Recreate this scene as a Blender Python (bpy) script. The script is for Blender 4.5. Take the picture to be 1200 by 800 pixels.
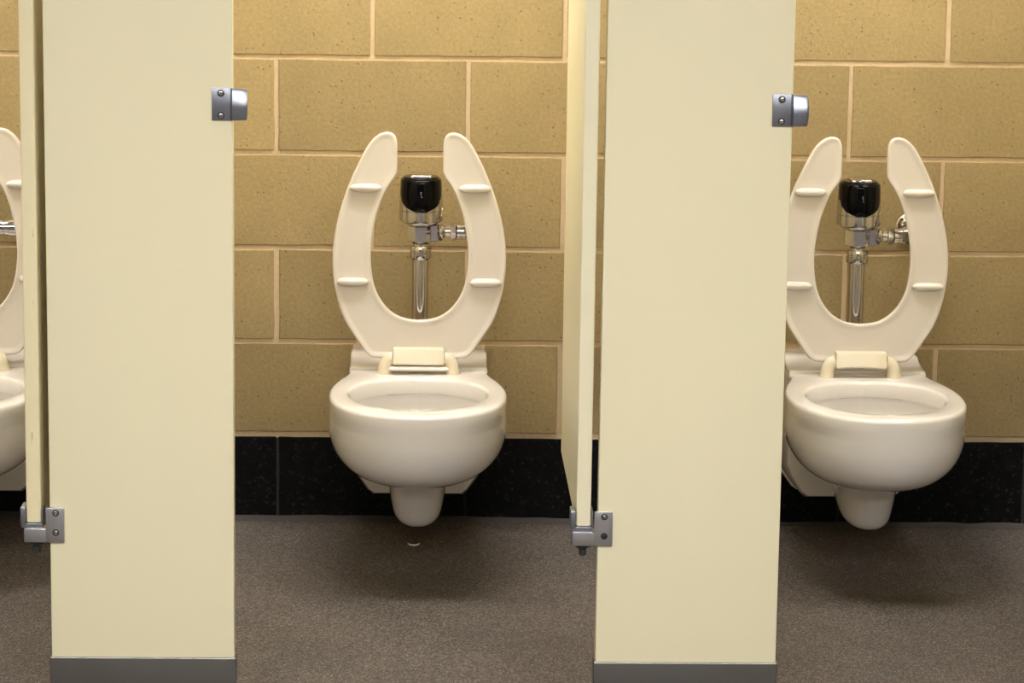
import bpy, bmesh, math, random
from mathutils import Vector, Matrix

random.seed(7)
for o in list(bpy.data.objects):
    bpy.data.objects.remove(o, do_unlink=True)
scene = bpy.context.scene
COL = scene.collection

# ------------------------------------------------------------------ camera
DIST = 6.1707          # camera to block wall (m); wall face is the plane y = 0
cam_d = bpy.data.cameras.new('camera')
cam_d.sensor_fit = 'HORIZONTAL'
cam_d.sensor_width = 36.0
cam_d.lens = 3417.3 / 1200 * 36.0
cam_d.clip_start = 0.05
cam = bpy.data.objects.new('camera', cam_d)
COL.objects.link(cam)
rt = Vector((0.99951703, -0.02781675, 0.01385414))
up = Vector((-0.00864019, 0.17948241, 0.98372324))
fw = Vector((0.02985056, 0.98336783, -0.17915539))
mw = Matrix((rt, up, -fw)).transposed().to_4x4()
mw.translation = Vector((0.31835, -DIST, 1.5205))
cam.matrix_world = mw
scene.camera = cam

# ------------------------------------------------------------------ world, exposure
world = bpy.data.worlds.new('world')
scene.world = world
world.use_nodes = True
world.node_tree.nodes['Background'].inputs[0].default_value = (0.03, 0.03, 0.03, 1)
world.node_tree.nodes['Background'].inputs[1].default_value = 0.0
vs = scene.view_settings
vs.view_transform = 'Standard'
vs.look = 'None'
vs.exposure = 0.06
vs.gamma = 1.0
vs.use_curve_mapping = False
LIGHT_STALL = 34.0      # emission of the fixtures above the stall fronts
LIGHT_ROOM = 42.0       # emission of the fixtures over the open floor

# ------------------------------------------------------------------ helpers
def srgb(r, g, b):
    def f(c):
        c /= 255.0
        return c / 12.92 if c <= 0.04045 else ((c + 0.055) / 1.055) ** 2.4
    return (f(r), f(g), f(b), 1.0)

def new_mat(name):
    m = bpy.data.materials.new(name)
    m.use_nodes = True
    nt = m.node_tree
    b = nt.nodes['Principled BSDF']
    return m, nt, b

def simple_mat(name, col, rough=0.5, metal=0.0, coat=0.0, spec=0.5, noise=0.0, nscale=60, bump=0.0, bscale=200):
    m, nt, b = new_mat(name)
    b.inputs['Base Color'].default_value = col
    b.inputs['Roughness'].default_value = rough
    b.inputs['Metallic'].default_value = metal
    b.inputs['Coat Weight'].default_value = coat
    b.inputs['Coat Roughness'].default_value = 0.04
    b.inputs['Specular IOR Level'].default_value = spec
    tc = nt.nodes.new('ShaderNodeTexCoord')
    if noise > 0:
        n = nt.nodes.new('ShaderNodeTexNoise')
        n.inputs['Scale'].default_value = nscale
        n.inputs['Detail'].default_value = 5
        nt.links.new(tc.outputs['Object'], n.inputs['Vector'])
        r = nt.nodes.new('ShaderNodeMapRange')
        r.inputs['To Min'].default_value = 1 - noise
        r.inputs['To Max'].default_value = 1 + noise
        nt.links.new(n.outputs['Fac'], r.inputs['Value'])
        mx = nt.nodes.new('ShaderNodeMix')
        mx.data_type = 'RGBA'
        mx.blend_type = 'MULTIPLY'
        mx.inputs[0].default_value = 1
        mx.inputs[6].default_value = col
        nt.links.new(r.outputs[0], mx.inputs[7])
        nt.links.new(mx.outputs[2], b.inputs['Base Color'])
    if bump > 0:
        n2 = nt.nodes.new('ShaderNodeTexNoise')
        n2.inputs['Scale'].default_value = bscale
        n2.inputs['Detail'].default_value = 3
        nt.links.new(tc.outputs['Object'], n2.inputs['Vector'])
        bp = nt.nodes.new('ShaderNodeBump')
        bp.inputs['Strength'].default_value = bump
        bp.inputs['Distance'].default_value = 0.002
        nt.links.new(n2.outputs['Fac'], bp.inputs['Height'])
        nt.links.new(bp.outputs['Normal'], b.inputs['Normal'])
    return m

def link(name, me, mat=None, parent=None, loc=None):
    o = bpy.data.objects.new(name, me)
    COL.objects.link(o)
    if mat is not None and me is not None and not me.materials:
        me.materials.append(mat)
    if parent is not None:
        o.parent = parent
    if loc is not None:
        o.location = loc
    return o

def bm_obj(name, bm, mat, parent=None, loc=None, smooth=True, angle=35):
    bmesh.ops.recalc_face_normals(bm, faces=bm.faces[:])
    me = bpy.data.meshes.new(name)
    bm.to_mesh(me)
    bm.free()
    if smooth:
        shade(me, angle)
    return link(name, me, mat, parent, loc)

def shade(me, angle=35):
    for p in me.polygons:
        p.use_smooth = True
    try:
        me.set_sharp_from_angle(angle=math.radians(angle))
    except Exception:
        pass

def empty(name, loc=(0, 0, 0), rz=0.0):
    o = bpy.data.objects.new(name, None)
    o.empty_display_size = 0.05
    COL.objects.link(o)
    o.location = loc
    o.rotation_euler = (0, 0, rz)
    return o

def tag(o, label, cat, group=None):
    o['label'] = label
    o['category'] = cat
    if group:
        o['group'] = group
    return o

def struct(o):
    o['kind'] = 'structure'
    return o

def add_box(bm, x0, x1, y0, y1, z0, z1, bev=0.0, seg=2):
    r = bmesh.ops.create_cube(bm, size=1.0)
    vs_ = r['verts']
    for v in vs_:
        v.co = Vector((x0 + (v.co.x + .5) * (x1 - x0), y0 + (v.co.y + .5) * (y1 - y0), z0 + (v.co.z + .5) * (z1 - z0)))
    if bev > 0:
        es = set()
        for v in vs_:
            es.update(v.link_edges)
        bmesh.ops.bevel(bm, geom=list(es), offset=bev, segments=seg, affect='EDGES', profile=0.5)

def box_obj(name, dims, mat, parent=None, bev=0.0, seg=2):
    bm = bmesh.new()
    add_box(bm, *dims, bev=bev, seg=seg)
    return bm_obj(name, bm, mat, parent, smooth=bev > 0)

def add_lathe(bm, prof, origin=(0, 0, 0), axis='Z', n=40, flat=False):
    """profile [(r, h)...] revolved about an axis through origin."""
    rings = []
    for (r, h) in prof:
        ring = []
        for i in range(n):
            a = 2 * math.pi * (i + (0.5 if flat else 0)) / n
            c, s = r * math.cos(a), r * math.sin(a)
            if axis == 'Z':
                p = (c, s, h)
            elif axis == 'X':
                p = (h, c, s)
            else:
                p = (c, h, s)
            ring.append(bm.verts.new((p[0] + origin[0], p[1] + origin[1], p[2] + origin[2])))
        rings.append(ring)
    loft(bm, rings)

def loft(bm, rings, cap=True):
    for a, b in zip(rings[:-1], rings[1:]):
        n = len(a)
        for i in range(n):
            j = (i + 1) % n
            bm.faces.new((a[i], a[j], b[j], b[i]))
    if cap:
        bm.faces.new(rings[0][::-1])
        bm.faces.new(rings[-1])

def add_tube(bm, pts, r, n=20):
    pts = [Vector(p) for p in pts]
    rad = r if isinstance(r, (list, tuple)) else [r] * len(pts)
    t0 = (pts[1] - pts[0]).normalized()
    ref = Vector((0, 0, 1)) if abs(t0.z) < 0.9 else Vector((1, 0, 0))
    nrm = t0.cross(ref).normalized()
    rings = []
    for i, p in enumerate(pts):
        if i == 0:
            t = pts[1] - pts[0]
        elif i == len(pts) - 1:
            t = pts[-1] - pts[-2]
        else:
            t = (pts[i + 1] - p).normalized() + (p - pts[i - 1]).normalized()
        t.normalize()
        nrm = (nrm - t * nrm.dot(t)).normalized()
        bn = t.cross(nrm)
        rings.append([bm.verts.new(p + (nrm * math.cos(2 * math.pi * k / n) + bn * math.sin(2 * math.pi * k / n)) * rad[i]) for k in range(n)])
    loft(bm, rings)

def spline(ctrl, n):
    """Catmull-Rom through ctrl (tuples), n samples evenly spread by length."""
    P = [Vector(c) for c in ctrl]
    P = [P[0] * 2 - P[1]] + P + [P[-1] * 2 - P[-2]]
    dense = []
    for i in range(1, len(P) - 2):
        p0, p1, p2, p3 = P[i - 1], P[i], P[i + 1], P[i + 2]
        for k in range(16):
            t = k / 16
            dense.append(0.5 * (2 * p1 + (p2 - p0) * t + (2 * p0 - 5 * p1 + 4 * p2 - p3) * t * t + (3 * p1 - p0 - 3 * p2 + p3) * t ** 3))
    dense.append(P[-2])
    L = [0]
    for a, b in zip(dense[:-1], dense[1:]):
        L.append(L[-1] + (b - a).length)
    out = []
    j = 0
    for k in range(n):
        s = L[-1] * k / (n - 1)
        while j < len(L) - 2 and L[j + 1] < s:
            j += 1
        d = L[j + 1] - L[j]
        out.append(dense[j].lerp(dense[j + 1], 0 if d == 0 else (s - L[j]) / d))
    return out

# ------------------------------------------------------------------ materials
def block_material():
    m, nt, b = new_mat('tan_ground_face_block')
    tc = nt.nodes.new('ShaderNodeTexCoord')
    geo = nt.nodes.new('ShaderNodeNewGeometry')
    oi = nt.nodes.new('ShaderNodeObjectInfo')
    n1 = nt.nodes.new('ShaderNodeTexNoise'); n1.inputs['Scale'].default_value = 140; n1.inputs['Detail'].default_value = 6
    n2 = nt.nodes.new('ShaderNodeTexNoise'); n2.inputs['Scale'].default_value = 7; n2.inputs['Detail'].default_value = 4
    for n in (n1, n2):
        nt.links.new(geo.outputs['Position'], n.inputs['Vector'])
    r1 = nt.nodes.new('ShaderNodeValToRGB')
    r1.color_ramp.elements[0].position = 0.25; r1.color_ramp.elements[0].color = srgb(156, 135, 92)
    r1.color_ramp.elements[1].position = 0.75; r1.color_ramp.elements[1].color = srgb(178, 156, 111)
    nt.links.new(n1.outputs['Fac'], r1.inputs[0])
    # per block and cloudy variation
    ad = nt.nodes.new('ShaderNodeMath'); ad.operation = 'MULTIPLY_ADD'
    ad.inputs[1].default_value = 0.16; ad.inputs[2].default_value = 0.86
    nt.links.new(oi.outputs['Random'], ad.inputs[0])
    cl = nt.nodes.new('ShaderNodeMapRange'); cl.inputs['From Min'].default_value = .3; cl.inputs['From Max'].default_value = .7
    cl.inputs['To Min'].default_value = .93; cl.inputs['To Max'].default_value = 1.07
    nt.links.new(n2.outputs['Fac'], cl.inputs['Value'])
    mu = nt.nodes.new('ShaderNodeMath'); mu.operation = 'MULTIPLY'
    nt.links.new(ad.outputs[0], mu.inputs[0]); nt.links.new(cl.outputs[0], mu.inputs[1])
    mx = nt.nodes.new('ShaderNodeMix'); mx.data_type = 'RGBA'; mx.blend_type = 'MULTIPLY'; mx.inputs[0].default_value = 1
    nt.links.new(r1.outputs[0], mx.inputs[6]); nt.links.new(mu.outputs[0], mx.inputs[7])
    # dark pores, sparse
    vo = nt.nodes.new('ShaderNodeTexVoronoi'); vo.inputs['Scale'].default_value = 85
    nd = nt.nodes.new('ShaderNodeTexNoise'); nd.inputs['Scale'].default_value = 300
    nt.links.new(geo.outputs['Position'], nd.inputs['Vector'])
    va = nt.nodes.new('ShaderNodeMix'); va.data_type = 'VECTOR'; va.inputs[0].default_value = 0.004
    nt.links.new(geo.outputs['Position'], va.inputs[4]); nt.links.new(nd.outputs['Color'], va.inputs[5])
    nt.links.new(va.outputs[1], vo.inputs['Vector'])
    lt = nt.nodes.new('ShaderNodeMapRange'); lt.inputs['From Min'].default_value = 0.10; lt.inputs['From Max'].default_value = 0.24
    lt.inputs['To Min'].default_value = 1; lt.inputs['To Max'].default_value = 0
    nt.links.new(vo.outputs['Distance'], lt.inputs['Value'])
    sep = nt.nodes.new('ShaderNodeSeparateColor'); nt.links.new(vo.outputs['Color'], sep.inputs[0])
    gt = nt.nodes.new('ShaderNodeMath'); gt.operation = 'GREATER_THAN'; gt.inputs[1].default_value = 0.72
    nt.links.new(sep.outputs[0], gt.inputs[0])
    pm = nt.nodes.new('ShaderNodeMath'); pm.operation = 'MULTIPLY'
    nt.links.new(lt.outputs[0], pm.inputs[0]); nt.links.new(gt.outputs[0], pm.inputs[1])
    pm2 = nt.nodes.new('ShaderNodeMath'); pm2.operation = 'MULTIPLY'; pm2.inputs[1].default_value = 0.5
    nt.links.new(pm.outputs[0], pm2.inputs[0])
    mp = nt.nodes.new('ShaderNodeMix'); mp.data_type = 'RGBA'
    nt.links.new(pm2.outputs[0], mp.inputs[0]); nt.links.new(mx.outputs[2], mp.inputs[6])
    mp.inputs[7].default_value = srgb(78, 58, 30)
    nt.links.new(mp.outputs[2], b.inputs['Base Color'])
    bp = nt.nodes.new('ShaderNodeBump'); bp.inputs['Strength'].default_value = 0.5; bp.inputs['Distance'].default_value = 0.0015
    iv = nt.nodes.new('ShaderNodeMath'); iv.operation = 'MULTIPLY_ADD'; iv.inputs[1].default_value = -1.0
    nt.links.new(pm.outputs[0], iv.inputs[0]); nt.links.new(n1.outputs['Fac'], iv.inputs[2])
    nt.links.new(iv.outputs[0], bp.inputs['Height']); nt.links.new(bp.outputs[0], b.inputs['Normal'])
    b.inputs['Roughness'].default_value = 0.55
    return m

def base_material():
    m, nt, b = new_mat('black_speckled_base_block')
    geo = nt.nodes.new('ShaderNodeNewGeometry')
    vo = nt.nodes.new('ShaderNodeTexVoronoi'); vo.inputs['Scale'].default_value = 190
    nt.links.new(geo.outputs['Position'], vo.inputs['Vector'])
    sep = nt.nodes.new('ShaderNodeSeparateColor'); nt.links.new(vo.outputs['Color'], sep.inputs[0])
    pw = nt.nodes.new('ShaderNodeMath'); pw.operation = 'POWER'; pw.inputs[1].default_value = 14
    nt.links.new(sep.outputs[0], pw.inputs[0])
    n = nt.nodes.new('ShaderNodeTexNoise'); n.inputs['Scale'].default_value = 25; n.inputs['Detail'].default_value = 6
    nt.links.new(geo.outputs['Position'], n.inputs['Vector'])
    r = nt.nodes.new('ShaderNodeValToRGB')
    r.color_ramp.elements[0].position = .35; r.color_ramp.elements[0].color = (0.0022, 0.0023, 0.003, 1)
    r.color_ramp.elements[1].position = .75; r.color_ramp.elements[1].color = (0.006, 0.006, 0.006, 1)
    nt.links.new(n.outputs['Fac'], r.inputs[0])
    mx = nt.nodes.new('ShaderNodeMix'); mx.data_type = 'RGBA'
    m2 = nt.nodes.new('ShaderNodeMath'); m2.operation = 'MULTIPLY'; m2.inputs[1].default_value = 0.2
    nt.links.new(pw.outputs[0], m2.inputs[0]); nt.links.new(m2.outputs[0], mx.inputs[0])
    nt.links.new(r.outputs[0], mx.inputs[6]); mx.inputs[7].default_value = (0.10, 0.10, 0.095, 1)
    nt.links.new(mx.outputs[2], b.inputs['Base Color'])
    b.inputs['Roughness'].default_value = 0.5
    b.inputs['Specular IOR Level'].default_value = 0.12
    return m

def floor_material():
    m, nt, b = new_mat('speckled_epoxy_floor')
    geo = nt.nodes.new('ShaderNodeNewGeometry')
    def noise(scale, detail=3):
        n = nt.nodes.new('ShaderNodeTexNoise'); n.inputs['Scale'].default_value = scale; n.inputs['Detail'].default_value = detail
        nt.links.new(geo.outputs['Position'], n.inputs['Vector']); return n
    vo = nt.nodes.new('ShaderNodeTexVoronoi'); vo.inputs['Scale'].default_value = 480
    nt.links.new(geo.outputs['Position'], vo.inputs['Vector'])
    sep = nt.nodes.new('ShaderNodeSeparateColor'); nt.links.new(vo.outputs['Color'], sep.inputs[0])
    r = nt.nodes.new('ShaderNodeValToRGB')
    els = r.color_ramp.elements
    els[0].position = 0.0; els[0].color = srgb(42, 38, 36)
    els[1].position = 1.0; els[1].color = srgb(146, 136, 126)
    e = els.new(0.35); e.color = srgb(76, 69, 65)
    e = els.new(0.75); e.color = srgb(94, 87, 82)
    nt.links.new(sep.outputs[0], r.inputs[0])
    big = noise(5, 5)
    mr = nt.nodes.new('ShaderNodeMapRange'); mr.inputs['From Min'].default_value = .3; mr.inputs['From Max'].default_value = .7
    mr.inputs['To Min'].default_value = 0.86; mr.inputs['To Max'].default_value = 1.12
    nt.links.new(big.outputs['Fac'], mr.inputs['Value'])
    mx = nt.nodes.new('ShaderNodeMix'); mx.data_type = 'RGBA'; mx.blend_type = 'MULTIPLY'; mx.inputs[0].default_value = 1
    nt.links.new(r.outputs[0], mx.inputs[6]); nt.links.new(mr.outputs[0], mx.inputs[7])
    last = mx.outputs[2]
    # olive stains, and grime mixed with painted shade under the bowls: (x, y, rx, ry, colour, strength)
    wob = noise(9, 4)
    for (sx, sy, rx, ry, colr, st) in ((1.27, -0.62, .15, .085, srgb(84, 78, 44), .7), (1.24, -.5, .2, .17, srgb(70, 62, 50), .35),
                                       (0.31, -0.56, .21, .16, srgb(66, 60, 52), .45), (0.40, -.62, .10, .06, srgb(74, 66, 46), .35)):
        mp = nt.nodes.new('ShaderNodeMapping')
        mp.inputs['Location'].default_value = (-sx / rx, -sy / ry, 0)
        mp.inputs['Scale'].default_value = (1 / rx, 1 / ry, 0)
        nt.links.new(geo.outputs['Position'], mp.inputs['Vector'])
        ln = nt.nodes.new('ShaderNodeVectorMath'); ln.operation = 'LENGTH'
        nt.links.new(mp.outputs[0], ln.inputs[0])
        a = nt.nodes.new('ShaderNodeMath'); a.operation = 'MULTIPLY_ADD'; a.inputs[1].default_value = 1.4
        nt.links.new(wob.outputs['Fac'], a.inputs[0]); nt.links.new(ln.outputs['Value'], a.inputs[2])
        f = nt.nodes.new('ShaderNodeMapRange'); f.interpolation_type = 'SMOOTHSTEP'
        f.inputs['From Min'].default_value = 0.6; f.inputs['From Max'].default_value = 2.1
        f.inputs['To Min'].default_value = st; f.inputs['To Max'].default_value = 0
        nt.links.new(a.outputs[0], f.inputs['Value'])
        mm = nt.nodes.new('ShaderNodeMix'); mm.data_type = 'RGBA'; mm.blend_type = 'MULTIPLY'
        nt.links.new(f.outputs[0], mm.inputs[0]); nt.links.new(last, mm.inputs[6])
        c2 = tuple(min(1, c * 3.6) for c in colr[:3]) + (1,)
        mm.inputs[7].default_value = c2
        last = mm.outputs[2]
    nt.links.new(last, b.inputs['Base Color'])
    b.inputs['Roughness'].default_value = 0.62
    b.inputs['Specular IOR Level'].default_value = 0.3
    bp = nt.nodes.new('ShaderNodeBump'); bp.inputs['Strength'].default_value = 0.25; bp.inputs['Distance'].default_value = 0.001
    nt.links.new(sep.outputs[0], bp.inputs['Height']); nt.links.new(bp.outputs[0], b.inputs['Normal'])
    return m

M_BLOCK = block_material()
M_BASE = base_material()
M_FLOOR = floor_material()
M_MORTAR = simple_mat('pinkish_tan_mortar', srgb(212, 188, 154), 0.8, noise=.12, nscale=90, bump=.4, bscale=400)
M_COVE = simple_mat('grey_floor_cove', srgb(70, 65, 63), 0.5, noise=.2, nscale=30)
M_PANEL = simple_mat('cream_laminate', srgb(238, 229, 194), 0.38, noise=.025, nscale=4, bump=.06, bscale=260, spec=.4)
M_DOOR = simple_mat('cream_door_laminate', srgb(238, 230, 198), 0.38, noise=.03, nscale=9, bump=.06, bscale=260, spec=.4)
def worn_material():
    m = simple_mat('worn_cream_door_laminate', srgb(236, 224, 184), 0.42, noise=.05, nscale=12, bump=.08, bscale=260, spec=.35)
    nt = m.node_tree
    b = nt.nodes['Principled BSDF']
    src = b.inputs['Base Color'].links[0].from_socket
    tc = nt.nodes.new('ShaderNodeTexCoord')
    mp = nt.nodes.new('ShaderNodeMapping'); mp.inputs['Scale'].default_value = (130, 60, 26)
    nt.links.new(tc.outputs['Object'], mp.inputs['Vector'])
    n = nt.nodes.new('ShaderNodeTexNoise'); n.inputs['Scale'].default_value = 1.0; n.inputs['Detail'].default_value = 5; n.inputs['Roughness'].default_value = .65
    nt.links.new(mp.outputs[0], n.inputs['Vector'])
    r = nt.nodes.new('ShaderNodeMapRange'); r.inputs['From Min'].default_value = .64; r.inputs['From Max'].default_value = .72
    r.inputs['To Max'].default_value = .5
    nt.links.new(n.outputs['Fac'], r.inputs['Value'])
    mx = nt.nodes.new('ShaderNodeMix'); mx.data_type = 'RGBA'
    nt.links.new(r.outputs[0], mx.inputs[0]); nt.links.new(src, mx.inputs[6]); mx.inputs[7].default_value = srgb(120, 92, 56)
    nt.links.new(mx.outputs[2], b.inputs['Base Color'])
    return m
M_DOORW = worn_material()
M_PORC = simple_mat('ivory_vitreous_china', srgb(236, 231, 226), 0.1, coat=.6, spec=.5, noise=.015, nscale=3)
M_SEAT = simple_mat('ivory_seat_plastic', srgb(218, 209, 198), 0.12, coat=.5, noise=.012, nscale=5)
M_HINGE = simple_mat('cream_hinge_plastic', srgb(226, 215, 190), 0.25)
M_CHROME = simple_mat('polished_chrome', (0.60, 0.575, 0.575, 1), 0.05, metal=1.0)
M_BLACK = simple_mat('gloss_black_lens', (0.002, 0.002, 0.0025, 1), 0.06, spec=.15)
M_STEEL = simple_mat('brushed_stainless', (0.27, 0.262, 0.25, 1), 0.32, metal=1.0, noise=.06, nscale=20)
M_ZINC = simple_mat('satin_zinc_casting', (0.33, 0.345, 0.40, 1), 0.36, metal=1.0)
M_ZINCL = simple_mat('bright_zinc_plate', (0.62, 0.62, 0.64, 1), 0.3, metal=1.0)
M_SCREW = simple_mat('screw_steel', (0.42, 0.41, 0.38, 1), 0.25, metal=1.0)
M_DARK = simple_mat('dark_bolt_steel', (0.05, 0.05, 0.055, 1), 0.45, metal=.6)
M_CEIL = simple_mat('white_ceiling_paint', srgb(232, 228, 220), 0.8)
M_WALLP = simple_mat('grey_wall_paint', srgb(140, 137, 134), 0.6)
M_PAPER = simple_mat('white_paper', srgb(235, 230, 222), 0.8)

def water_material():
    m, nt, b = new_mat('bowl_water')
    b.inputs['Base Color'].default_value = (0.95, 0.95, 0.92, 1)
    b.inputs['Roughness'].default_value = 0.01
    b.inputs['Transmission Weight'].default_value = 1.0
    b.inputs['IOR'].default_value = 1.33
    n = nt.nodes.new('ShaderNodeTexNoise'); n.inputs['Scale'].default_value = 22
    bp = nt.nodes.new('ShaderNodeBump'); bp.inputs['Strength'].default_value = .12; bp.inputs['Distance'].default_value = .004
    nt.links.new(n.outputs['Fac'], bp.inputs['Height']); nt.links.new(bp.outputs[0], b.inputs['Normal'])
    return m
M_WATER = water_material()

def lamp_material(name, s):
    m, nt, b = new_mat(name)
    b.inputs['Base Color'].default_value = (.9, .9, .9, 1)
    b.inputs['Emission Color'].default_value = (1.0, 0.98, 0.95, 1)
    b.inputs['Emission Strength'].default_value = s
    return m

# ------------------------------------------------------------------ room shell
X0, X1, Y0, CEIL = -2.7, 3.6, -7.4, 2.42
SLOPE = -0.0058           # floor falls gently to the right
def fz(x):
    return SLOPE * (x - 0.55)

bm = bmesh.new()
vsf = [bm.verts.new((x, y, fz(x))) for (x, y) in ((X0, Y0), (X1, Y0), (X1, 0.1), (X0, 0.1))]
vsb = [bm.verts.new((v.co.x, v.co.y, v.co.z - 0.12)) for v in vsf]
loft(bm, [vsb, vsf])
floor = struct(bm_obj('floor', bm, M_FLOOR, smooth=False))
struct(box_obj('ceiling', (X0, X1, Y0, .1, CEIL, CEIL + .1), M_CEIL))
struct(box_obj('wall_left', (X0 - .1, X0, Y0, .1, -.1, CEIL), M_WALLP))
struct(box_obj('wall_right', (X1, X1 + .1, Y0, .1, -.1, CEIL), M_WALLP))
struct(box_obj('wall_front', (X0 - .1, X1 + .1, Y0 - .1, Y0, -.1, CEIL), simple_mat('dark_grey_wall_paint', srgb(74, 72, 72), .6)))
wall = struct(box_obj('wall_back', (X0, X1, 0.0035, 0.12, -.1, CEIL), M_MORTAR))

MOD, CRS, Z0J, JT = 0.4064, 0.2032, 0.1893, 0.0100
def block_mesh(name, w, h, mat, seed):
    rnd = random.Random(seed)
    bm = bmesh.new()
    c = 0.0018
    def ring(dx, dz, y, j):
        pts = []
        nx, nz = 10, 5
        for i in range(nx): pts.append((-w / 2 + w * i / nx, -h / 2))
        for i in range(nz): pts.append((w / 2, -h / 2 + h * i / nz))
        for i in range(nx): pts.append((w / 2 - w * i / nx, h / 2))
        for i in range(nz): pts.append((-w / 2, h / 2 - h * i / nz))
        return [bm.verts.new((x * (1 - 2 * dx / w) + j[k][0], y, z * (1 - 2 * dz / h) + j[k][1])) for k, (x, z) in enumerate(pts)]
    j = [(rnd.uniform(-.0007, .0007), rnd.uniform(-.0007, .0007)) for _ in range(30)]
    loft(bm, [ring(0, 0, .012, j), ring(0, 0, c, j), ring(c * .3, c * .3, c * .3, j), ring(c, c, 0, j)])
    bmesh.ops.recalc_face_normals(bm, faces=bm.faces[:])
    me = bpy.data.meshes.new(name)
    bm.to_mesh(me); bm.free()
    me.materials.append(mat)
    return me
full = [block_mesh('block', MOD - JT, CRS - JT, M_BLOCK, s) for s in range(5)]
k = 0
for row in range(0, 13):
    zc = Z0J + CRS * (row + .5)
    hgt = CRS - JT
    if zc + hgt / 2 > CEIL:
        break
    off = 0.5 if row % 2 == 0 else 0.0       # the course above the base breaks joint with it
    for i in range(-7, 9):
        xc = (i + .5 + off) * MOD
        if xc - MOD / 2 < X0 or xc + MOD / 2 > X1:
            continue
        o = link('block', full[(k * 7 + row) % 5], None, wall)
        o.location = (xc + random.uniform(-.001, .001), random.uniform(-.0006, .0006), zc)
        k += 1
hb = Z0J - JT / 2 - 0.002 + 0.03
basem = [block_mesh('base_block', MOD - 0.006, hb, M_BASE, 20 + s) for s in range(3)]
for i in range(-7, 9):
    xc = (i + .5) * MOD + .002
    if xc - MOD / 2 < X0 or xc + MOD / 2 > X1:
        continue
    o = link('base_block', basem[i % 3], None, wall)
    o.location = (xc, -.0012, hb / 2 - .03)
# dark joints of the base course
o = box_obj('base_joint', (X0, X1, 0.0015, 0.02, -.03, Z0J - JT / 2 - .0035), simple_mat('dark_base_joint', srgb(44, 41, 38), .8), wall)
# ragged grey cove strip where floor meets base
bm = bmesh.new()
rnd = random.Random(4)
rings = []
N = 160
for i in range(N + 1):
    x = X0 + (X1 - X0) * i / N
    hh = .003 + .006 * (math.sin(x * 5.1) * .5 + .5) * rnd.uniform(.5, 1) + rnd.uniform(0, .002)
    dd = .026 + .008 * math.sin(x * 3.3 + 1) + rnd.uniform(-.002, .002)
    z = fz(x)
    rings.append([bm.verts.new(p) for p in ((x, .01, z - .01), (x, -.0015, z + hh), (x, -.012, z + .0035), (x, -dd, z + .0006), (x, -dd, z - .01))])
loft(bm, rings)
struct(bm_obj('trim_1', bm, M_COVE))

# ceiling fixtures (the room's fluorescent troffers)
def ceiling_light(loc, sx, sy, mat, label):
    t = empty('ceiling_light', loc)
    bm = bmesh.new()
    add_box(bm, -sx / 2 - .03, sx / 2 + .03, -sy / 2 - .03, -sy / 2, -.06, 0)
    add_box(bm, -sx / 2 - .03, sx / 2 + .03, sy / 2, sy / 2 + .03, -.06, 0)
    add_box(bm, -sx / 2 - .03, -sx / 2, -sy / 2, sy / 2, -.06, 0)
    add_box(bm, sx / 2, sx / 2 + .03, -sy / 2, sy / 2, -.06, 0)
    bm_obj('housing', bm, M_CEIL, t, smooth=False)
    box_obj('diffuser', (-sx / 2, sx / 2, -sy / 2, sy / 2, -.05, -.012), mat, t)
    tag(t, label, 'ceiling light', 'ceiling troffers')
ml1 = lamp_material('stall_lamp', LIGHT_STALL)
ml2 = lamp_material('room_lamp', LIGHT_ROOM)
for x in (-1.15, .45, 2.05):
    ceiling_light((x, -.62, CEIL), 1.2, .3, ml1, 'long white ceiling light above the toilets')
    ceiling_light((x, -3.9, CEIL), 1.2, .3, ml2, 'long white ceiling light in front of the stall doors')
    ceiling_light((x, -5.9, CEIL), 1.2, .3, ml2, 'long white ceiling light over the open floor')

# ------------------------------------------------------------------ stall partitions
D = 1.4245
PX = {'left': -0.3038, 'right': 0.6106}
PITCH = 0.9144
PW = 0.306
def screw(parent, x, y, z, r=.0046, mat=M_SCREW):
    bm = bmesh.new()
    add_lathe(bm, [(r, 0), (r, -.0012), (r * .75, -.0028), (r * .45, -.0032), (r * .42, -.0016), (.0002, -.0015)], (x, y, z), 'Y', 20)
    sc = bm_obj('screw', bm, mat, parent)
    bm = bmesh.new()
    add_lathe(bm, [(r * 1.3, .0002), (r * 1.3, -.0007), (r * .9, -.0009)], (x, y, z), 'Y', 20)
    bm_obj('screw_seat', bm, M_DARK, parent)
    return sc

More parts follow.
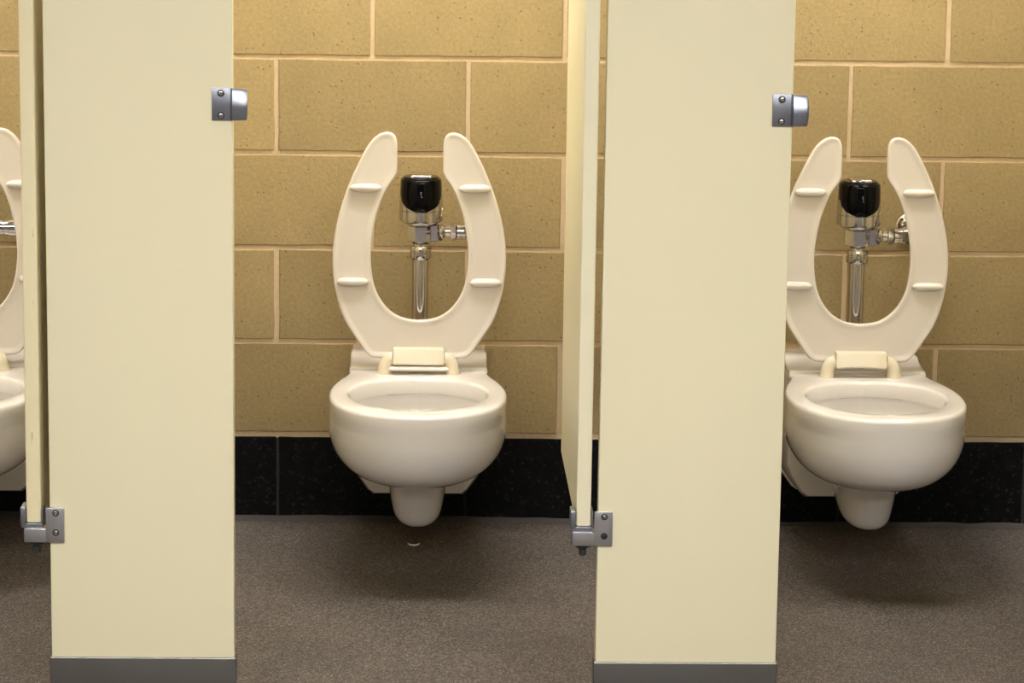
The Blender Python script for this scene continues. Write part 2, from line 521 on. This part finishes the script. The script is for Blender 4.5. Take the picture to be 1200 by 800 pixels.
def pilaster(x, label, keeper=True, bracket=True, zs=.109):
    t = empty('stall_pilaster', (x, -D, fz(x + PW / 2)))
    z_off = -fz(x + PW / 2)
    g = lambda z: z + z_off
    box_obj('board', (0, PW, 0, .032, .03, g(2.05)), M_PANEL, t, bev=.0025)
    # stainless shoe wrapped round the foot
    bm = bmesh.new()
    zt = g(zs)
    add_box(bm, -.003, PW + .003, -.0025, .0345, 0, zt, bev=.0022, seg=3)
    sh = bm_obj('shoe', bm, M_STEEL, t)
    # keeper on the free edge: flat plate plus forward-curved stop
    if keeper:
        bm = bmesh.new()
        z0, z1 = g(1.0175), g(1.0705)
        add_box(bm, PW - .0335, PW + .001, -.0035, 0, z0, z1, bev=.0008)
        kp = bm_obj('door_keeper', bm, M_ZINC, t)
        bm = bmesh.new()
        n = 24
        rings = []
        # forward depth at each height, integrated from the slope of the curved face
        def slope(a_):
            for (a0, s0), (a1, s1) in zip(((0, -22), (.10, -9), (.40, -3), (.52, 6), (.62, 14), (.95, 20)), ((.10, -9), (.40, -3), (.52, 6), (.62, 14), (.95, 20), (1.01, 45))):
                if a_ <= a1:
                    return math.radians(s0 + (s1 - s0) * (a_ - a0) / (a1 - a0))
            return 0
        dep = [0.0]
        for kz in range(n, 0, -1):
            dep.append(dep[-1] + math.tan(slope((kz - .5) / n)) * (z1 - z0) / n)
        dep = dep[::-1]
        for ix, (xx, fq, ins) in enumerate(((PW - .0035, .0, .0), (PW + .0, .75, .0002), (PW + .010, .96, .0006), (PW + .0205, 1.0, .0010), (PW + .0235, .85, .002))):
            ring = []
            for kz in range(n + 1):
                a = kz / n
                zz = z0 + .0004 + ins + (z1 - z0 - .0008 - 2 * ins) * a
                ring.append((xx + (.0018 * math.sin(math.pi * a) if ix >= 3 else 0), -.0030 - fq * (.004 + dep[kz]), zz))
            ring += [(xx, .004, z1 - .0006 - ins), (xx, .004, z0 + .0006 + ins)]
            rings.append([bm.verts.new(p) for p in ring])
        loft(bm, rings)
        lip = bm_obj('curved_stop', bm, M_ZINC, kp)
        screw(kp, PW - .0185, -.0035, g(1.0620))
        screw(kp, PW - .0185, -.0035, g(1.0258))
    if bracket:
        zb, zt2, za = g(.3095), g(.3690), g(.3335)
        bm = bmesh.new()
        # plate on the face of the pilaster
        add_box(bm, -.0062, .0245, -.0055, 0, zb, zt2, bev=.0012)
        br = bm_obj('hinge_bracket', bm, M_ZINCL, t)
        # arm reaching out under the door
        bm = bmesh.new()
        add_box(bm, -.0425, -.0056, -.0055, .03, zb, za, bev=.0012)
        bm_obj('arm', bm, M_ZINCL, br)
        bm = bmesh.new()
        add_lathe(bm, [(.0125, zb), (.0125, zb - .005), (.010, zb - .007), (.0062, zb - .010), (.0062, zb - .019), (.005, zb - .020)], (-.024, .012, 0), 'Z', 6)
        bm_obj('pivot_bolt', bm, M_DARK, br, smooth=False)
        screw(br, .0105, -.0055, g(.3602), .0044)
        screw(br, .0105, -.0055, g(.3268), .0044, M_DARK if x > 0 else M_SCREW)
    tag(t, label, 'partition', 'cream stall pilasters with steel shoes')
    return t

def door(x, label, swing=0.0, mat=None):
    """open inward; x is the left side of its edge."""
    t = empty('stall_door', (x, -D + .002, 0.0), swing)
    box_obj('slab', (0, .0245, 0, .575, .3415, 1.815), mat or M_DOOR, t, bev=.0025, seg=3)
    # zinc cup holding the lower corner
    bm = bmesh.new()
    add_box(bm, -.0095, -.0008, -.005, .036, .338, .3685, bev=.0015)
    add_box(bm, .0253, .0282, -.005, .036, .338, .3685, bev=.0015)
    add_box(bm, -.0085, .0278, -.004, .036, .3338, .3412, bev=.0008)
    bm_obj('hinge_cup', bm, M_ZINC, t)
    tag(t, label, 'stall door', 'cream stall doors standing open')
    return t

def panel(x, label):
    t = empty('stall_divider', (x, 0, .342))
    box_obj('board', (-.0125, .0125, -D + .034, -.012, 0, 1.473), M_PANEL, t, bev=.002)
    for z in (.1, 1.37):
        bm = bmesh.new()
        add_box(bm, -.0165, .0165, -.05, -.001, z - .02, z + .02, bev=.001)
        bm_obj('wall_bracket', bm, M_ZINC, t)
    tag(t, label, 'partition', 'side panels between the stalls')
    return t

pilaster(PX['left'], 'cream stall pilaster hinged to the door with scuffed, scratched edge', zs=.111)
pilaster(PX['right'], 'cream stall pilaster hinged to the smooth-edged door, its edge hiding part of a toilet seat', zs=.107)
door(-0.3428, 'open cream stall door seen edge on, with scuffed and scratched edge', mat=M_DOORW)
door(0.5744, 'open cream stall door with smooth edge and its peach inner face showing')
pilaster(PX['right'] + PITCH, 'cream stall pilaster beyond the partly hidden toilet')
door(0.5744 + PITCH, 'open cream stall door beyond the partly hidden toilet')
pilaster(PX['left'] - PITCH, 'cream stall pilaster beyond the mostly hidden toilet')
panel(PX['left'] + .122, 'cream side panel behind the pilaster with scratched door')
panel(PX['right'] + .122, 'cream side panel behind the pilaster with smooth door')
panel(PX['right'] + PITCH + .122, 'cream side panel closing the stall of the half-hidden toilet')
panel(PX['left'] - PITCH + .122, 'cream side panel closing the cut-off stall')

# ------------------------------------------------------------------ toilet
RIM = 0.367
def ring_pts(ctrl, z, n=30):
    half = spline([(w, y, 0) for (y, w) in ctrl], n)
    right = [(max(p.x, 0), p.y, z) for p in half]
    left = [(-x, y, zz) for (x, y, zz) in reversed(right[1:-1])]
    if right[0][0] > 1e-6:
        left = left + [(-right[0][0], right[0][1], z)]
    return right + left

def egg(w, yc, yf, yb, wb=0.0, n=11):
    """half-outline from back (yb) to front (yf), widest w at yc; wb = half width left at the back."""
    pts = []
    for i in range(n):
        a = math.pi / 2 * i / (n - 1)
        pts.append((yc + (yb - yc) * math.cos(a), wb + (w - wb) * math.sin(a) ** .9))
    for i in range(1, n):
        a = math.pi / 2 * i / (n - 1)
        pts.append((yc + (yf - yc) * math.sin(a) ** 1.0, w * math.cos(a) ** .92))
    return pts

def make_bowl_mesh():
    bm = bmesh.new()
    # --- basin with its hollow: outer rings upward, over the rim, down inside
    deck = lambda s: [(-.16, .1455 * s), (-.19, .1455 * s), (-.215, .1465 * s), (-.25, .153 * s), (-.30, .166 * s), (-.36, .176 * s), (-.42, .179 * s),
                      (-.49, .173 * s), (-.55, .156 * s), (-.60, .126 * s), (-.637, .082 * s), (-.655, .036 * s), (-.658, 0)]
    rings = []
    NH = 44
    lev = ((.1955, .030, -.47, -.35), (.1965, .062, -.515, -.30), (.2015, .097, -.560, -.25), (.212, .1255, -.596, -.20), (.226, .1455, -.620, -.18),
           (.243, .1605, -.637, -.16), (.262, .1710, -.6485, -.155), (.285, .1775, -.6555, -.152), (.305, .1788, -.6575, -.15), (.325, .1790, -.658, -.15))
    def smooth_levels(ctrl, per=4):
        out = []
        P = [Vector(c) for c in ctrl]
        P = [P[0] * 2 - P[1]] + P + [P[-1] * 2 - P[-2]]
        for i in range(1, len(P) - 2):
            p0, p1, p2, p3 = P[i - 1], P[i], P[i + 1], P[i + 2]
            for k_ in range(per):
                t = k_ / per
                out.append(0.5 * (2 * p1 + (p2 - p0) * t + (2 * p0 - 5 * p1 + 4 * p2 - p3) * t * t + (3 * p1 - p0 - 3 * p2 + p3) * t ** 3))
        out.append(P[-2])
        return out
    for (z, w, yf, yb) in smooth_levels(lev):
        rings.append([bm.verts.new(p) for p in ring_pts(egg(w, -.42, yf, yb, min(.1, w * .7)), z, NH)])
    def shift(c, d):
        return [(y + d * (1 if i >= 8 else 0) * min(1, (i - 7) / 3), max(0, w - d) if i < len(c) - 1 else 0) for i, (y, w) in enumerate(c)]
    for (z, d) in ((.340, 0), (RIM - .0085, 0.0), (RIM - .0055, .0007), (RIM - .0028, .0022), (RIM - .001, .0045), (RIM, .008)):
        rings.append([bm.verts.new(p) for p in ring_pts(shift(deck(1), d), z, NH)])
    inner = ((RIM, .1462, -.5995, -.2625), (RIM - .0008, .1432, -.5965, -.2655), (RIM - .003, .1408, -.594, -.268), (RIM - .007, .1396, -.5925, -.2695))
    for (z, w, yf, yb) in inner:
        rings.append([bm.verts.new(p) for p in ring_pts(egg(w, -.42, yf, yb), z, NH)])
    low = ((RIM - .028, .1385, -.591, -.2715), (RIM - .033, .1400, -.593, -.270), (RIM - .0355, .1480, -.602, -.263), (RIM - .045, .151, -.605, -.261), (.300, .146, -.596, -.264),
           (.280, .132, -.577, -.272), (.262, .114, -.553, -.283), (.245, .09, -.52, -.30), (.232, .06, -.48, -.325), (.225, .03, -.45, -.36))
    for (z, w, yf, yb) in low[:2]:
        rings.append([bm.verts.new(p) for p in ring_pts(egg(w, -.42, yf, yb), z, NH)])
    for (z, w, yf, yb) in smooth_levels(low[2:], 3):
        rings.append([bm.verts.new(p) for p in ring_pts(egg(w, -.42, yf, yb), z, NH)])
    # rings with a flat back carry one vertex more: weld them to the same count
    fixed = []
    for r in rings:
        fixed.append(r)
    n_open = len(ring_pts(deck(1), 0, NH))
    n_closed = len(ring_pts(egg(.1, -.4, -.5, -.3), 0, NH))
    if n_open != n_closed:
        out = []
        for r in fixed:
            if len(r) == n_closed and n_open == n_closed + 1:
                v = r[0]
                nv = bm.verts.new(v.co)
                out.append(r + [nv])
            else:
                out.append(r)
        fixed = out
    loft(bm, fixed)
    # --- deck back to the wall
    add_box(bm, -.1448, .1448, -.215, -.002, .235, RIM - .0012, bev=.007, seg=4)
    # --- sloped ridge at the back of the deck
    prof = [(-.002, .33), (-.002, .3855), (-.006, .388), (-.080, .388), (-.087, .3872), (-.094, .385), (-.101, .3822), (-.12, .3788), (-.150, .3757), (-.178, .374), (-.184, .373), (-.1875, .370), (-.1885, .355)]
    rr = []
    for x, d, dz in ((-.1444, .0, .010), (-.1443, .0, .006), (-.1432, .0, .0026), (-.1408, .0, .0007), (-.137, 0, 0), (.137, 0, 0), (.1408, 0, .0007), (.1432, 0, .0026), (.1443, 0, .006), (.1444, 0, .010)):
        rr.append([bm.verts.new((x, y, z - min(dz, max(0, z - .360)))) for (y, z) in prof])
    loft(bm, rr)
    # --- wall block with chamfered lower corners
    rr = []
    for (y, s) in ((-.002, .0), (-.022, 0), (-.025, .005), (-.135, .010), (-.150, .016)):
        pr = [(-.146, .30), (-.146, .15), (-.136, .125), (-.110, .089), (-.098, .080), (.098, .080), (.110, .089), (.136, .125), (.146, .15), (.146, .30)]
        rr.append([bm.verts.new((x * (1 - s * 4), y, z + s)) for (x, z) in pr])
    loft(bm, rr)
    # --- trapway tongue
    rr = []
    for (z, hw, yf, yb) in smooth_levels(((.0845, .012, -.385, -.30), (.0862, .029, -.408, -.27), (.093, .041, -.425, -.24), (.106, .0495, -.440, -.20), (.13, .0555, -.455, -.16), (.16, .0600, -.470, -.14), (.19, .0635, -.486, -.13), (.23, .068, -.505, -.13)), 3):
        ring = []
        n = 48
        for i in range(n):
            a = 2 * math.pi * i / n
            c, s = math.cos(a), math.sin(a)
            e = .86
            ring.append(bm.verts.new((hw * math.copysign(abs(c) ** e, c), (yf + yb) / 2 + (yb - yf) / 2 * math.copysign(abs(s) ** e, s), z)))
        rr.append(ring)
    loft(bm, rr)
    bmesh.ops.recalc_face_normals(bm, faces=bm.faces[:])
    me = bpy.data.meshes.new('bowl_raw')
    bm.to_mesh(me); bm.free()
    me.name = 'bowl'
    shade(me, 42)
    me.materials.append(M_PORC)
    return me
BOWL = make_bowl_mesh()

TILT = math.tan(math.radians(3.5))
SEAT_Y = -.212
def sy(z):
    return SEAT_Y + (z - .39) * TILT

def seat_outline():
    """half outline (x>0 side) measured on the photograph's seat, metres, local to the toilet axis."""
    def cv(cx, cy):
        y = 140 + cy / 3.075
        return (abs(cx - 372) / 3.075 * .001765, .3985 + (418 - y) * .001784)
    outer = [(249, 50), (224, 57), (203, 74), (182, 100), (150, 160), (115, 238), (87, 320), (68, 400), (59, 470), (59, 540), (66, 600), (78, 655), (92, 700), (99, 715)]
    diag = [(99, 715), (112, 741), (150, 797), (178, 836), (190, 848), (207, 856), (240, 858), (300, 858), (372, 858)]
    inner = [(372, 720), (330, 716), (292, 703), (258, 678), (230, 642), (210, 596), (200, 540), (197, 480), (204, 410), (219, 340), (240, 280), (262, 240), (286, 206), (290, 192)]
    tip = [(290, 192), (290, 150), (290, 100), (287, 76), (279, 60), (266, 52), (249, 50)]
    out = []
    out += [(p.x, p.y) for p in spline([cv(*c) + (0,) for c in outer], 34)][:-1]
    out += [(p.x, p.y) for p in spline([cv(*c) + (0,) for c in diag], 22)]
    inn = [(p.x, p.y) for p in spline([cv(*c) + (0,) for c in inner], 30)]
    tp = [(p.x, p.y) for p in spline([cv(*c) + (0,) for c in tip], 16)][1:-1]
    return out, inn + tp

def make_seat_mesh():
    out, inn = seat_outline()
    # closed C outline: right outer (tip -> bottom centre), left outer (bottom -> tip), left inner (tip -> centre), right inner (centre -> tip)
    R_out = out
    L_out = [(-x, z) for (x, z) in reversed(out[:-1])]
    R_in = inn
    L_in = [(-x, z) for (x, z) in reversed(inn[1:])]
    loop = R_out + L_out + L_in + R_in
    n = len(loop)
    # inward normals
    P = [Vector((x, z)) for (x, z) in loop]
    area = sum(P[i].x * P[(i + 1) % n].y - P[(i + 1) % n].x * P[i].y for i in range(n))
    sgn = 1 if area > 0 else -1
    nor = []
    for i in range(n):
        t = (P[(i + 1) % n] - P[i]).normalized() + (P[i] - P[i - 1]).normalized()
        t.normalize()
        nor.append(Vector((-t.y, t.x)) * sgn)
    bm = bmesh.new()
    rings = []
    T = .021
    for (d, y) in ((.009, T), (.004, T - .0015), (.001, T - .006), (0, T - .012), (.0003, .0035), (.0015, .001), (.0030, .0002), (.0045, 0.0), (.0065, .0002), (.009, .0008), (.0115, .0015), (.014, .0019), (.0165, .0021)):
        ring = []
        for i in range(n):
            q = P[i] + nor[i] * d
            ring.append(bm.verts.new((q.x, sy(q.y) + y, q.y)))
        rings.append(ring)
    loft(bm, rings, cap=True)
    bmesh.ops.recalc_face_normals(bm, faces=bm.faces[:])
    big = [f for f in bm.faces if len(f.verts) > 10]
    bmesh.ops.triangulate(bm, faces=big, ngon_method='EAR_CLIP')
    me = bpy.data.meshes.new('seat')
    bm.to_mesh(me); bm.free()
    shade(me, 40)
    me.materials.append(M_SEAT)
    return me
SEAT = make_seat_mesh()

def make_bumper_mesh():
    bm = bmesh.new()
    rings = []
    nx, na = 18, 20
    for i in range(nx + 1):
        t = -1 + 2 * i / nx
        prof = max(0.04, (1 - abs(t) ** 4.5)) ** .55
        ring = []
        for k_ in range(na):
            a = 2 * math.pi * k_ / na
            c, s = math.cos(a), math.sin(a)
            ring.append(bm.verts.new((t * .0328, -.0125 * prof ** .5 * c if c > 0 else -.004 * c, .0090 * prof * math.copysign(abs(s) ** .8, s))))
        rings.append(ring)
    loft(bm, rings)
    bmesh.ops.recalc_face_normals(bm, faces=bm.faces[:])
    me = bpy.data.meshes.new('bumper')
    bm.to_mesh(me); bm.free()
    shade(me, 50)
    me.materials.append(M_SEAT)
    return me
BUMP = make_bumper_mesh()

def make_toilet(x, label, rz=0.0, glint=False, slide=0.0):
    t = empty('toilet', (x, 0, 0), rz)
    link('bowl', BOWL, None, t)
    # water surface
    bm = bmesh.new()
    ring = [bm.verts.new(p) for p in ring_pts(egg(.1, -.42, -.535, -.292), .2475, 20)]
    ring2 = [bm.verts.new((v.co.x * .98, v.co.y, .243)) for v in ring]
    loft(bm, [ring2, ring])
    bm_obj('water', bm, M_WATER, t)
    s = link('seat', SEAT, None, t)
    for (bx, bz) in ((-.1122, .7505), (.1135, .7505), (-.138, .556), (.138, .556)):
        o = link('bumper', BUMP, None, s)
        o.location = (bx, sy(bz) + .001, bz)
    # hinge block that turns with the seat
    bm = bmesh.new()
    prof = [(.006, .4205), (-.010, .421), (-.0155, .4185), (-.0225, .3935), (-.0235, .3895), (-.0195, .3865), (.004, .3865), (.010, .39)]
    rr = []
    for xx, d in ((-.0525, .0012), (-.0515, 0), (-.03, 0), (0, 0), (.03, 0), (.0515, 0), (.0525, .0012)):
        sag = .0028 * (1 - (xx / .052) ** 2) if not glint else 0
        rr.append([bm.verts.new((xx, SEAT_Y + y * (1 - d * 30), z + (sag if z < .4 else 0) + (d if z < .4 else -d))) for (y, z) in prof])
    loft(bm, rr)
    bm_obj('hinge_block', bm, M_HINGE, s, angle=30)
    # hinge posts: upright foot bending inward to the pin
    for sg in (-1, 1):
        bm = bmesh.new()
        c = (sg * .0665, SEAT_Y - .009)
        pts, rad = [], []
        base = [(-.001, RIM - .001, .0158), (-.001, RIM + .0025, .0156), (-.0005, RIM + .006, .0142), (0.0, RIM + .014, .0138), (.0015, RIM + .0205, .0137), (.0045, RIM + .0265, .0134), (.0085, RIM + .0305, .013), (.0125, RIM + .0325, .0126), (.0160, RIM + .0332, .0123)]
        for (dx, z, r) in base:
            pts.append((c[0] + sg * .003 - sg * dx, c[1], z)); rad.append(r)
        add_tube(bm, pts, rad, 24)
        bm_obj('hinge_post', bm, M_HINGE, t, angle=60)
    bm = bmesh.new()
    add_tube(bm, [(-.06, SEAT_Y - .009, .4005), (.06, SEAT_Y - .009, .4005)], .0035, 12)
    bm_obj('hinge_pin', bm, M_STEEL, t)
    if glint:  # strip modelled for the bright reflection under the hinge block
        bm = bmesh.new()
        rr = []
        for xx, h2 in ((-.0625, .0006), (-.056, .0046), (.056, .0046), (.0625, .0006)):
            rr.append([bm.verts.new((xx, SEAT_Y + yy, .3795 + zz * h2)) for (yy, zz) in ((-.022, -1), (-.026, 0), (-.020, 1), (.004, 1), (.004, -1))])
        loft(bm, rr)
        bm_obj('hinge_glint', bm, M_PORC, s, smooth=False)
    tag(t, label, 'toilet', 'ivory wall-hung toilets with raised open-front seats')
    return t

TX = (0.3055, 1.2245, -0.6235)
make_toilet(TX[0], 'ivory wall-hung toilet seen whole, glossy seat raised, hinge reflection modelled as a strip', glint=True)
make_toilet(TX[1], 'ivory wall-hung toilet with raised seat partly hidden behind a pilaster edge', rz=math.radians(.6))
make_toilet(TX[2], 'ivory wall-hung toilet mostly hidden behind an open stall door', rz=math.radians(-.3), glint=True)

# ------------------------------------------------------------------ flush valves
def lathe_mesh(name, prof, origin, axis, mat, n=40, flat=False, angle=35):
    bm = bmesh.new()
    add_lathe(bm, prof, origin, axis, n, flat)
    bmesh.ops.recalc_face_normals(bm, faces=bm.faces[:])
    me = bpy.data.meshes.new(name)
    bm.to_mesh(me); bm.free()
    if flat:
        pass
    else:
        shade(me, angle)
    me.materials.append(mat)
    return me

VY = -.120
def black_cap_mesh():
    bm = bmesh.new()
    rings = []
    n = 44
    for (z, hw, dep) in ((.6945, .016, .044), (.6960, .026, .0465), (.6995, .0335, .049), (.706, .0395, .051), (.716, .0430, .0525), (.730, .0440, .053), (.744, .0438, .0525),
                         (.756, .0432, .0515), (.7605, .0424, .0505), (.7630, .0405, .0485), (.7640, .0385, .046), (.7655, .0375, .045), (.7672, .0355, .043), (.7678, .031, .038)):
        ring = []
        for i in range(n):
            a = 2 * math.pi * i / n
            c, s = math.cos(a), math.sin(a)
            yy = -dep * max(0, -s) ** .9 if s < 0 else .040 * s
            ring.append(bm.verts.new((hw * math.copysign(abs(c) ** .85, c), VY + yy, z)))
        rings.append(ring)
    loft(bm, rings)
    bmesh.ops.recalc_face_normals(bm, faces=bm.faces[:])
    me = bpy.data.meshes.new('sensor_cap')
    bm.to_mesh(me); bm.free()
    shade(me, 40)
    me.materials.append(M_BLACK)
    return me

def lid_mesh():
    bm = bmesh.new()
    add_box(bm, -.0215, .0215, VY - .036, VY + .030, .7645, .7725, bev=.0025, seg=3)
    bmesh.ops.recalc_face_normals(bm, faces=bm.faces[:])
    me = bpy.data.meshes.new('top_button')
    bm.to_mesh(me); bm.free()
    shade(me, 35)
    me.materials.append(M_CHROME)
    return me

def stop_mesh():
    bm = bmesh.new()
    sx = .132
    add_lathe(bm, [(.012, -.030), (.018, -.029), (.0215, -.022), (.0215, .020), (.018, .027), (.012, .028)], (sx, VY, .651), 'Z', 32)
    # capped control screw facing the room
    add_lathe(bm, [(.0165, -.018), (.0195, -.020), (.0205, -.028), (.0205, -.036), (.018, -.040), (.006, -.043), (.0005, -.0432)], (sx, VY, .651), 'Y', 32)
    # supply to the wall and its escutcheon
    add_lathe(bm, [(.0145, .015), (.0145, -VY + .004)], (sx, VY, .651), 'Y', 28)
    bmesh.ops.recalc_face_normals(bm, faces=bm.faces[:])
    me = bpy.data.meshes.new('control_stop')
    bm.to_mesh(me); bm.free()
    shade(me, 35)
    me.materials.append(M_CHROME)
    return me

S = .6507
VPARTS = [
    ('pipe', lathe_mesh('pipe', [(.0173, .3888), (.0173, .600)], (0, VY, 0), 'Z', M_CHROME, 36)),
    ('spud_flange', lathe_mesh('spud_flange', [(.030, .3886), (.030, .3905), (.026, .393), (.024, .396), (.024, .412), (.0195, .414), (.0175, .415)], (0, VY, 0), 'Z', M_CHROME, 32)),
    ('coupling_nut', lathe_mesh('coupling_nut', [(.0178, .592), (.0215, .593), (.0232, .596), (.0232, .606), (.0220, .607), (.0220, .610), (.0232, .611), (.0232, .618), (.0215, .6205), (.0165, .621)], (0, VY, 0), 'Z', M_CHROME, 40)),
    ('neck', lathe_mesh('neck', [(.0160, .619), (.0160, .625), (.0205, .6285), (.0265, .6305), (.0275, .634)], (0, VY, 0), 'Z', M_CHROME, 40)),
    ('valve_body', lathe_mesh('valve_body', [(.0275, .6305), (.0305, .6325), (.0305, .6625), (.0290, .6655), (.0320, .667)], (0, VY, 0), 'Z', M_CHROME, 8, True)),
    ('collar', lathe_mesh('collar', [(.030, .6665), (.0365, .668), (.0385, .671), (.0455, .674), (.0462, .677), (.0462, .6955), (.0452, .6962), (.0452, .6975), (.0462, .6982), (.0455, .728), (.040, .7295)], (0, VY, 0), 'Z', M_CHROME, 48)),
    ('sensor_cap', black_cap_mesh()),
    ('top_button', lid_mesh()),
    ('side_boss', lathe_mesh('side_boss', [(.0150, .6320), (.0175, .6335), (.0175, .6650), (.0150, .6665)], (.0285, VY - .004, 0), 'Z', M_CHROME, 8, True)),
    ('outlet', lathe_mesh('outlet', [(.0150, .030), (.0165, .0455), (.0160, .0465), (.0150, .0480), (.0120, .0520), (.0120, .068)], (0, VY, S), 'X', M_CHROME, 36)),
    ('hex_nut', lathe_mesh('hex_nut', [(.0160, .0615), (.0195, .0630), (.0195, .0735), (.0160, .0750)], (0, VY, S), 'X', M_CHROME, 6)),
    ('tail_coupling', lathe_mesh('tail_coupling', [(.0130, .0750), (.0165, .0760), (.0165, .083), (.0150, .0836), (.0150, .0856), (.0165, .0862), (.0165, .0935), (.0185, .0945), (.0185, .1085), (.0165, .1105), (.0165, .118)], (0, VY, S), 'X', M_CHROME, 36)),
    ('control_stop', stop_mesh()),
    ('escutcheon', lathe_mesh('escutcheon', [(.036, -.0012), (.0355, -.006), (.031, -.011), (.022, -.014), (.0165, -.0145)], (.132, 0, .651), 'Y', M_CHROME, 40)),
]
MARK = simple_mat('pale_grey_highlight', srgb(150, 150, 155), .5)  # grey that paints small highlights onto the sensor cap
def mark_mesh():
    """tiny pale painted highlights on the black face."""
    bm = bmesh.new()
    for (x, z, w, h) in ((.0005, .7395, .0030, .0010), (-.0005, .7375, .0010, .0030), (.0008, .7350, .0024, .0010), (.0005, .7310, .0010, .0024), (.0018, .7290, .0026, .0010)):
        add_box(bm, x - w / 2, x + w / 2, VY - .0536, VY - .0520, z - h / 2, z + h / 2)
    me = bpy.data.meshes.new('cap_highlight')
    bm.to_mesh(me); bm.free()
    me.materials.append(MARK)
    return me
VMARK = mark_mesh()
def flush_valve(x, label, rz=0.0):
    t = empty('flush_valve', (x, 0, 0))
    for (n, me) in VPARTS:
        o = link(n, me, None, t)
        if n == 'sensor_cap':
            link('cap_highlight', VMARK, None, o)
    tag(t, label, 'flush valve', 'chrome sensor flush valves')
    return t
flush_valve(0.3075, 'chrome flush valve with black sensor cap framed by the fully visible toilet seat')
flush_valve(1.2265, 'chrome flush valve with black sensor cap framed by the partly hidden toilet seat')
flush_valve(-0.6440, 'chrome flush valve whose supply coupling shows beside the scratched stall door')

# ------------------------------------------------------------------ scrap on the floor
bm = bmesh.new()
rings = []
for i in range(13):
    a = math.radians(200 + 140 * i / 12)
    r = .0125
    w = .0019 * math.sin(math.pi * (i + .6) / 13.2) + .0006
    cx, cy = .2985 + r * math.cos(a) * 1.1, -.205 + r * math.sin(a) * 2.0
    z = fz(.3)
    rings.append([bm.verts.new(p) for p in ((cx, cy - w * 1.6, z + .0003), (cx, cy - w, z + .0025), (cx, cy + w, z + .0025), (cx, cy + w * 1.6, z + .0003))])
loft(bm, rings)
tag(bm_obj('paper_scrap', bm, M_PAPER), 'small white curled scrap lying on the floor under a toilet', 'paper scrap')
